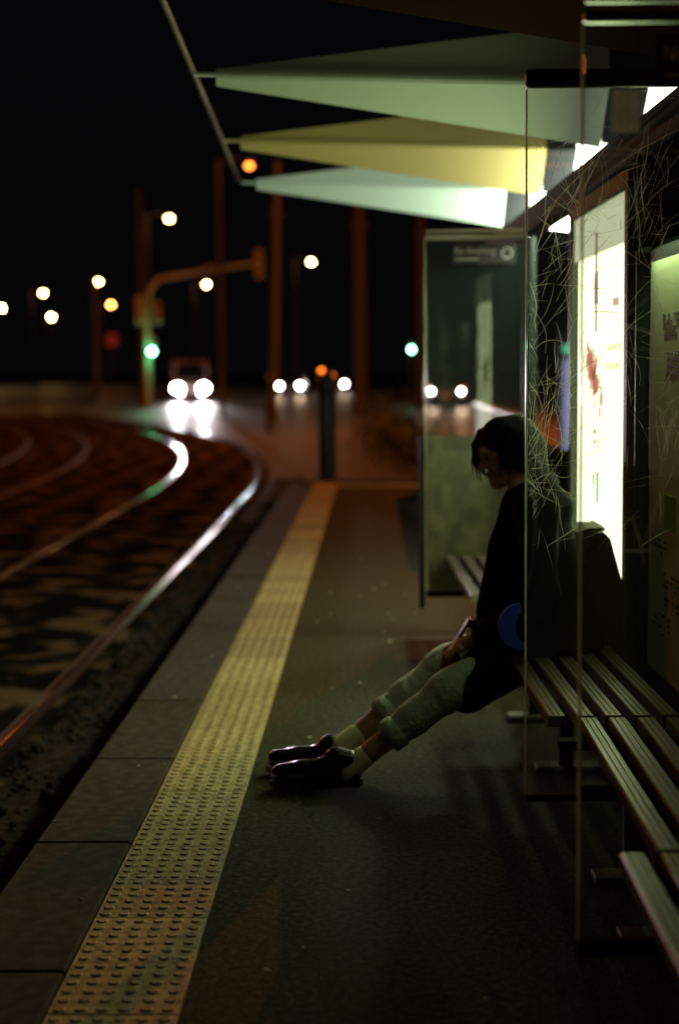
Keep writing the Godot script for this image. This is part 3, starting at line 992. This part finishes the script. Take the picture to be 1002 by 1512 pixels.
	part("half_moon_panel", extrude(moon, 0.03), blue, bag)
	part("strap", tube_mesh([Vector3(0.04, 0.06, 0.0), Vector3(0.075, 0.2, -0.01), Vector3(0.1, 0.42, -0.05)], [0.006], 6), M.black, bag)
	# bag slumped on the bench against the wall
	var o := at(884, 960, 5.5)
	var sack := thing("shoulder_bag", "dark brown bag slumped on the bench between the person and the glowing case", "bag", Vector3(o.x, 0.455, o.z))
	var side_on := [Vector2(-0.11, 0.0), Vector2(0.09, 0.0), Vector2(0.105, 0.03), Vector2(0.1, 0.1), Vector2(0.055, 0.25), Vector2(0.018, 0.385), Vector2(0.0, 0.405), Vector2(-0.06, 0.405), Vector2(-0.1, 0.39), Vector2(-0.12, 0.3), Vector2(-0.125, 0.02)]
	var brown := mat(lin(0.016, 0.011, 0.008), 0.9)
	part("bag_body", extrude(side_on, 0.26), brown, sack)
	part("flap", extrude([Vector2(-0.13, 0.2), Vector2(-0.122, 0.2), Vector2(-0.112, 0.32), Vector2(-0.09, 0.4), Vector2(-0.05, 0.414), Vector2(0.0, 0.414), Vector2(0.0, 0.424), Vector2(-0.06, 0.424), Vector2(-0.1, 0.408), Vector2(-0.122, 0.33)], 0.24), brown, sack)
	part("strap", tube_mesh([Vector3(-0.03, 0.4, 0.135), Vector3(-0.08, 0.3, 0.14), Vector3(-0.1, 0.15, 0.14), Vector3(-0.06, 0.01, 0.15), Vector3(-0.02, 0.006, 0.1)], [0.012], 8), M.black, sack)

func shoe(root: Node3D, ank: Vector3, fwd: Vector3, m: Material) -> void:
	var f := fwd.normalized()
	var s := f.cross(Vector3.UP).normalized()
	var base := Vector3(ank.x, 0.0, ank.z) + f * 0.06
	var g := func(a: float, y: float, c := 0.0) -> Vector3: return base + f * a + Vector3(0, y, 0) + s * c
	var sh := part("shoe", flesh([[g.call(-0.05, 0.05), g.call(0.03, 0.055), 0.042, 0.044], [g.call(-0.045, 0.09), g.call(0.0, 0.1), 0.04, 0.042], [g.call(0.03, 0.06), g.call(0.12, 0.052), 0.045, 0.041], [g.call(0.12, 0.05), g.call(0.195, 0.05), 0.042, 0.034]], 0.007, 0.02), m, root)
	var sole := []
	var top := []
	for p in [[-0.095, 0.0], [-0.08, 0.032], [0.0, 0.036], [0.12, 0.045], [0.2, 0.036], [0.235, 0.0], [0.2, -0.036], [0.12, -0.045], [0.0, -0.036], [-0.08, -0.032]]:
		sole.append(g.call(p[0], 0.004, p[1]))
		top.append(g.call(p[0], 0.026, p[1]))
	var st := begin()
	hull(st, sole, top)
	part("sole", done(st), M.black, sh)
	for k in 4:
		part("lace", tube_mesh([g.call(0.045 + 0.02 * k, 0.1 - 0.006 * k, -0.02), g.call(0.05 + 0.02 * k, 0.107 - 0.007 * k, 0.0), g.call(0.045 + 0.02 * k, 0.1 - 0.006 * k, 0.02)], [0.003], 6), M.dark, sh)

func hand(root: Node3D, wrist: Vector3, palm: Vector3, across: Vector3, m: Material) -> void:
	var f := (palm - wrist).normalized()
	var s := (across - f * across.dot(f)).normalized()
	var dn := f.cross(s).normalized()
	if dn.y > 0.0:
		dn = -dn
	var bones := [[wrist, palm, 0.026, 0.022], [palm - s * 0.026, palm + s * 0.026, 0.017, 0.017], [palm + f * 0.03 - s * 0.028, palm + f * 0.03 + s * 0.028, 0.014, 0.013]]
	for k in 4:
		var r: Vector3 = palm + f * 0.035 + s * (0.028 - 0.0187 * k)
		var l: float = [0.9, 1.05, 1.0, 0.8][k]
		var a: Vector3 = r + (f * 0.6 + dn * 0.4).normalized() * 0.036 * l
		var c: Vector3 = a + (f * 0.05 + dn * 0.9).normalized() * 0.026 * l
		var e: Vector3 = c + (dn * 0.7 - f * 0.6).normalized() * 0.02 * l
		bones.append_array([[r, a, 0.0095, 0.0088], [a, c, 0.0088, 0.008], [c, e, 0.008, 0.007]])
	var t: Vector3 = palm - f * 0.015 + s * 0.03
	bones.append_array([[t, t + (f + s * 0.7).normalized() * 0.034, 0.012, 0.01], [t + (f + s * 0.7).normalized() * 0.034, t + f * 0.055 + s * 0.022 + dn * 0.012, 0.01, 0.008]])
	part("hand", flesh(bones, 0.004, 0.008), m, root)

# ------------------------------------------------------------------ the street beyond
func street_lamp(px: float, py: float, d: float, label: String, energy: float, tone: Color, radius := 0.15, arm := 1.2, power := 1.5) -> void:
	var head := at(px, py, d)
	var root := thing("street_lamp", label, "street lamp", Vector3(head.x - arm, ROAD, head.z), 0.0, "street lamps along the road")
	lamp_parts(root, head.y - ROAD, arm, energy, tone, radius, power)

func lamp_parts(root: Node3D, h: float, arm: float, energy: float, tone: Color, radius: float, power: float) -> void:
	part("pole", tube_mesh([Vector3(0, -0.2, 0), Vector3(0, h * 0.5, 0), Vector3(0, h + 0.25, 0)], [0.11, 0.09, 0.06], 10), M.pole, root)
	part("arm", tube_mesh([Vector3(0, h + 0.1, 0), Vector3(arm * 0.5, h + 0.3, 0), Vector3(arm - 0.1, h + 0.24, 0)], [0.04], 8), M.pole, root)
	part("lamp_head", ball(Vector3(0.34, 0.09, 0.16)), M.pole, root, Vector3(arm, h + 0.2, 0))
	var lens := glow(tone, energy)
	part("lamp_lens", ball(Vector3(radius, radius * 0.72, radius)), lens, root, Vector3(arm, h, 0))
	var l := OmniLight3D.new()
	l.name = "bulb"
	l.light_color = Color(1.0, 0.5, 0.16)
	l.light_energy = power
	l.light_size = 0.05
	l.omni_range = 80.0
	l.omni_attenuation = 2.0
	l.shadow_enabled = true
	l.position = Vector3(arm, h, 0)
	root.add_child(l)

func plain_pole(px: float, base_d: float, top: float, r: float, label: String, lean := 0.0, m: Material = M.pole) -> void:
	var b := at(px, 545, base_d)
	var root := thing("overhead_wire_pole", label, "pole", Vector3(b.x, ROAD, b.z), 0.0, "poles standing along the tracks")
	part("shaft", tube_mesh([Vector3(0, -0.2, 0), Vector3(lean * 0.5, top * 0.5, 0), Vector3(lean, top, 0)], [r, r * 0.9, r * 0.75], 12), m, root)
	part("base_collar", tube_mesh([Vector3(0, 0, 0), Vector3(0, 0.35, 0)], [r * 1.35, r * 1.25], 12), M.pole, root)
	part("bracket", box_mesh(Vector3(r * 3.0, 0.12, r * 3.0), 0.02), M.pole, root, Vector3(lean * 0.8, top * 0.8, 0))

func build_street() -> void:
	var warm := Color(1.0, 0.78, 0.5)
	street_lamp(368, 245, 58, "street lamp with a dim orange glow seen beside the shelter roof tips", 14.0, Color(1.0, 0.5, 0.18), 0.12, 1.2, 0.8)
	street_lamp(250, 323, 79, "tall street lamp rising above the traffic signal mast", 45.0, warm)
	street_lamp(459, 387, 111, "street lamp standing alone over the road behind the oncoming cars", 80.0, warm)
	street_lamp(305, 420, 141, "street lamp hanging just below the arm of the traffic signal mast", 90.0, warm, 0.17)
	street_lamp(146, 416, 136, "street lamp on the most strongly lit orange pole", 80.0, warm, 0.15, 0.4)
	street_lamp(64, 433, 157, "street lamp above another one on the far left side of the street", 90.0, warm, 0.17)
	street_lamp(164, 450, 185, "fainter orange street lamp above the striped no entry sign", 70.0, Color(1.0, 0.6, 0.3), 0.22)
	street_lamp(76, 468, 228, "farthest street lamp of the street, its pole straight below it", 150.0, warm, 0.25, 0.3)
	street_lamp(2, 455, 190, "street lamp at the far end of the row beyond the second track", 150.0, warm, 0.25)
	var near_lamp := thing("street_lamp", "street lamp standing across the tracks and lighting the bend", "street lamp", Vector3(-13.2, ROAD, -18.0), 0.0, "street lamps along the road")
	lamp_parts(near_lamp, 8.8, 1.2, 60.0, warm, 0.15, 9.0)
	var side_lamp := thing("street_lamp", "street lamp on the shelter side of the road, above the roof blades", "street lamp", Vector3(10.9, ROAD, -38.0), 0.0, "street lamps along the road")
	lamp_parts(side_lamp, 9.4, -1.2, 60.0, warm, 0.15, 330.0)
	var added_far_lamp := thing("street_lamp", "added street lamp out of view, put in to light the signal mast", "street lamp", Vector3(-26.0, ROAD, -62.0), 0.0, "street lamps along the road")  # added out of view to brighten the signal mast
	lamp_parts(added_far_lamp, 9.2, 1.2, 60.0, warm, 0.15, 100.0)
	plain_pole(402, 50, 8.6, 0.15, "tall wire pole behind the bollard on the platform side of the curve", 0.25)
	plain_pole(532, 62, 9.5, 0.24, "thick wire pole standing behind the single car headlight")
	plain_pole(622, 66, 9.5, 0.17, "wire pole seen through the far glass screen")
	plain_pole(212, 74, 10.5, 0.14, "tall wire pole directly behind the traffic signal mast")
	plain_pole(143, 118, 9.0, 0.2, "pole beside the most strongly lit lamp post", 0.0, M.galvanised)
	traffic_mast()
	vehicle(281, 83, true, "light van with dazzling headlights coming round the bend", 0.12)
	vehicle(427, 101, false, "dark car with both headlights showing between pole and bollard", 0.0)
	vehicle(494, 112, false, "dark car half hidden by the bollard, one headlight showing", 0.0)
	vehicle(658, 70, false, "dark car whose headlights show through the far glass screen", 0.0)
	signal_post(607, 516, 74, Color(0.6, 1.0, 0.8), "slim signal post with a pale green light beside the far screen")
	signal_post(783, 546, 60, Color(1.0, 0.12, 0.08), "slim signal post with a red light seen through the scratched glass")
	# bollards
	for b in [[482, 20.4, 1.7, 0.12, "thick dark bollard post at the end of the platform"], [396, 42.0, 1.6, 0.09, "dark bollard by the foot of the tall wire pole"]]:
		var p := at(b[0], 545, b[1])
		var root := thing("bollard", b[4], "bollard", Vector3(p.x, ROAD, p.z), 0.0, "dark bollards near the bend")
		part("post", tube_mesh([Vector3(0, -0.1, 0), Vector3(0, b[2] - 0.12, 0), Vector3(0, b[2] - 0.03, 0), Vector3(0, b[2], 0)], [b[3], b[3], b[3] * 0.85, b[3] * 0.4], 14), M.black, root)
		part("band", tube_mesh([Vector3(0, b[2] * 0.82, 0), Vector3(0, b[2] * 0.86, 0)], [b[3] * 1.04], 14), M.dark, root)
		if b[1] < 30.0:
			part("amber_light", ball(Vector3(0.035, 0.03, 0.035)), glow(Color(1.0, 0.45, 0.12), 5.0), root, Vector3(-0.07, b[2] + 0.02, 0.02))
	# barrier along the back of the platform
	var bar := thing("platform_barrier", "barrier along the back of the platform beyond the far screen, its top tinted pale as headlight shine", "barrier", Vector3(1.36, 0, -16.6), 0.0)
	part("top_rail", box_mesh(Vector3(0.09, 0.05, 5.6), 0.012, Vector3(0, 1.0, 0)), mat(lin(0.7, 0.7, 0.72), 0.4), bar)  # pale colour stands in for headlights shining on the top
	for k in 5:
		part("panel", box_mesh(Vector3(0.03, 0.85, 1.05), 0.004, Vector3(0, 0.53, -2.24 + k * 1.12)), mat(lin(0.12, 0.12, 0.12), 0.6), bar)
	for k in 6:
		part("post", box_mesh(Vector3(0.05, 0.975, 0.05), 0.005, Vector3(0, 0.487, -2.8 + k * 1.12)), M.steel, bar)
	# lit poster column across the road
	var kp := at(842, 545, 24)
	var kiosk := thing("poster_column", "glowing white poster column with a green header, beside the advertising case", "poster column", Vector3(kp.x, ROAD, kp.z))
	part("housing", box_mesh(Vector3(0.36, 2.3, 0.2), 0.02, Vector3(0.02, 1.15, -0.12)), M.dark, kiosk)
	part("poster_light", box_mesh(Vector3(0.22, 1.5, 0.02), 0.0, Vector3(0, 1.1, 0)), glow(Color(0.7, 0.78, 1.0), 0.5), kiosk)
	part("header_light", box_mesh(Vector3(0.22, 0.12, 0.02), 0.0, Vector3(0, 2.02, 0)), glow(Color(0.3, 1.0, 0.75), 0.9), kiosk)

func traffic_mast() -> void:
	var d := 70.0
	var base := at(219, 545, d)
	var root := thing("traffic_signal_mast", "traffic signal mast with a long arm over the road and a green light", "traffic signal", Vector3(base.x, ROAD, base.z))
	var L := func(px: float, py: float) -> Vector3: return at(px, py, d) - root.position
	part("pole", tube_mesh([Vector3(0, -0.2, 0), L.call(218, 470), L.call(222, 425)], [0.15, 0.13, 0.11], 12), M.galvanised, root)
	part("arm", tube_mesh([L.call(222, 428), L.call(235, 412), L.call(300, 400), L.call(384, 388)], [0.12, 0.12, 0.1, 0.09], 10), M.galvanised, root)
	for s in [[383, 390, 0.36, 1.3], [312, 398, 0.34, 0.5], [208, 458, 0.4, 1.3], [233, 462, 0.34, 1.0], [226, 512, 0.3, 0.8]]:
		var hd := part("signal_head", box_mesh(Vector3(s[2], s[3], 0.2), 0.03), M.galvanised, root, L.call(s[0], s[1]) + Vector3(0, 0, 0.14))
		for k in 3:
			part("visor", tube_mesh([Vector3(0, (k - 1) * s[3] * 0.3, 0.09), Vector3(0, (k - 1) * s[3] * 0.3, 0.22)], [0.1], 10), M.dark, hd)
	part("green_light", ball(Vector3(0.11, 0.11, 0.04)), glow(Color(0.45, 1.0, 0.72), 70.0), root, L.call(226, 519) + Vector3(0, 0, 0.42))
	var l := OmniLight3D.new()
	l.name = "green_lamp"
	l.light_color = Color(0.3, 1.0, 0.6)
	l.light_energy = 2.0
	l.light_size = 0.03
	l.shadow_enabled = true
	l.position = L.call(226, 519) + Vector3(0, 0, 0.6)
	root.add_child(l)
	# small striped sign on a thin post
	var sp := at(166, 545, 96)
	var sg := thing("road_sign", "round red and blue road sign on a thin post under the faint orange lamp", "road sign", Vector3(sp.x, ROAD, sp.z))
	part("post", tube_mesh([Vector3(0, -0.1, 0), Vector3(0, 3.9, 0)], [0.05], 8), M.pole, sg)
	part("disc", tube_mesh([Vector3(0, 3.75, 0.06), Vector3(0, 3.75, 0.09)], [0.42], 20), mat(lin(0.8, 0.08, 0.16), 0.5), sg)
	part("stripe", box_mesh(Vector3(0.66, 0.14, 0.01), 0.0), mat(lin(0.25, 0.3, 1.0), 0.5), sg, Vector3(0, 3.75, 0.1)).rotation.z = -0.7

func vehicle(px: float, d: float, van: bool, label: String, turn: float) -> void:
	var p := at(px, 545, d)
	var root := thing("van" if van else "car", label, "van" if van else "car", Vector3(p.x, ROAD, p.z), turn, "" if van else "oncoming cars")
	# local: front looks along +z, front bumper at z = 0
	var paint := mat(lin(0.3, 0.26, 0.25), 0.3) if van else mat(lin(0.06, 0.05, 0.05), 0.25)
	var prof := []
	if van:
		prof = [Vector2(0.0, 0.3), Vector2(0.05, 0.6), Vector2(-0.05, 0.95), Vector2(-0.9, 1.2), Vector2(-1.7, 2.2), Vector2(-2.0, 2.35), Vector2(-5.0, 2.35), Vector2(-5.1, 2.2), Vector2(-5.1, 0.35)]
	else:
		prof = [Vector2(0.0, 0.25), Vector2(0.05, 0.5), Vector2(-0.1, 0.75), Vector2(-1.2, 0.95), Vector2(-1.95, 1.4), Vector2(-2.3, 1.46), Vector2(-3.2, 1.44), Vector2(-3.9, 1.0), Vector2(-4.4, 0.92), Vector2(-4.45, 0.3)]
	var w := 1.95 if van else 1.78
	part("body", extrude(prof, w, 0), paint, root)
	var st := begin()
	var a := Vector3(0, 1.22, -0.86) if van else Vector3(0, 0.98, -1.22)
	var b := Vector3(0, 2.1, -1.58) if van else Vector3(0, 1.36, -1.86)
	var n := Vector3(0, 0.015, 0.02)
	quad(st, a + n + Vector3(-w * 0.44, 0, 0), a + n + Vector3(w * 0.44, 0, 0), b + n + Vector3(w * 0.4, 0, 0), b + n + Vector3(-w * 0.4, 0, 0), Vector3(0, 0, -3))
	part("windscreen", done(st), mat(lin(0.01, 0.01, 0.012), 0.08), root)
	var hy := 0.78 if van else 0.66
	for s in [-1.0, 1.0]:
		var x: float = s * (0.72 if van else 0.7)
		part("headlight", ball(Vector3(0.26, 0.2, 0.06) if van else Vector3(0.13, 0.1, 0.06) * (0.55 if d < 75.0 else 1.0)), glow(Color(1.0, 0.93, 0.92), 130.0 if van else 90.0), root, Vector3(x, hy, 0.06))
		if van:
			part("added_glare_ball", ball(Vector3(0.1, 0.08, 0.05)), glow(Color(1.0, 0.85, 0.9), 60.0), root, Vector3(x * 0.8, 0.5, 0.13))  # extra glowing ball added to widen the headlight glare
		var l := SpotLight3D.new()
		l.name = "headlamp"
		l.light_color = Color(1.0, 0.95, 0.97) if van else Color(1.0, 0.86, 0.7)
		l.light_energy = 220.0 if van else 12.0
		l.light_size = 0.1
		l.spot_range = 120.0
		l.spot_angle = 8.0
		l.spot_angle_attenuation = 0.7
		l.shadow_enabled = true
		l.position = Vector3(x, hy, 0.16)
		l.rotation = Vector3(-0.02, PI, 0)
		root.add_child(l, true)
		part("indicator", ball(Vector3(0.07, 0.05, 0.04)), glow(Color(1.0, 0.5, 0.2), 70.0 if van else 2.0), root, Vector3(s * w * 0.46, hy + 0.12, 0.03))
		for z in [-0.85, -3.5]:
			part("wheel", tube_mesh([Vector3(s * (w / 2 - 0.18), 0.32, z), Vector3(s * (w / 2 + 0.01), 0.32, z)], [0.32], 16), M.black, root)
	part("bumper", box_mesh(Vector3(w * 0.96, 0.18, 0.1), 0.03, Vector3(0, 0.4, 0.06)), M.dark, root)
	part("number_plate", box_mesh(Vector3(0.37, 0.13, 0.01), 0.0, Vector3(0, 0.44, 0.12)), mat(lin(0.6, 0.6, 0.5), 0.5), root)

func build_hedge() -> void:
	# low dark shrub past the end of the platform: many small leaves on short stems
	var root := thing("shrub", "low dark shrub beside the road just past the platform end", "shrub", Vector3(0.35, ROAD, -30.0))
	var st := begin()
	var r := RandomNumberGenerator.new()
	r.seed = 9
	for i in 4200:
		var t := r.randf()
		var c := Vector3(lerpf(-0.3, 0.75, t), 0, lerpf(-6.0, 6.0, t)) + Vector3(r.randfn(0, 0.28), absf(r.randfn(0.0, 0.42)), r.randfn(0, 0.3))
		var a := Basis.from_euler(Vector3(r.randf() * TAU, r.randf() * TAU, 0))
		var l := r.randf_range(0.05, 0.1)
		tri(st, c, c + a * Vector3(l, l * 0.4, 0), c + a * Vector3(l, -l * 0.4, 0.02), c - Vector3.UP)
	part("foliage", done(st), mat(lin(0.03, 0.04, 0.02), 0.8), root)
	for k in 7:
		var t := (k + 0.5) / 7.0
		part("stem", tube_mesh([Vector3(lerpf(-0.3, 0.75, t), -0.05, lerpf(-6, 6, t)), Vector3(lerpf(-0.3, 0.75, t) + 0.05, 0.6, lerpf(-6, 6, t))], [0.025, 0.01], 6), M.pole, root)

func signal_post(px: float, py: float, d: float, tone: Color, label: String) -> void:
	var p := at(px, py, d)
	var root := thing("signal_post", label, "signal post", Vector3(p.x, ROAD, p.z), 0.0, "slim signal posts")
	var h := p.y - ROAD
	part("post", tube_mesh([Vector3(0, -0.1, -0.12), Vector3(0, h + 0.5, -0.12)], [0.05], 8), M.pole, root)
	part("signal_head", box_mesh(Vector3(0.3, 0.8, 0.2), 0.03, Vector3(0, h + 0.05, -0.02)), M.dark, root)
	part("signal_light", ball(Vector3(0.09, 0.09, 0.03)), glow(tone, 30.0), root, Vector3(0, h, 0.1))
	var l := OmniLight3D.new()
	l.name = "signal_lamp"
	l.light_color = tone
	l.light_energy = 0.4
	l.light_size = 0.03
	l.shadow_enabled = true
	l.position = Vector3(0, h, 0.16)
	root.add_child(l)
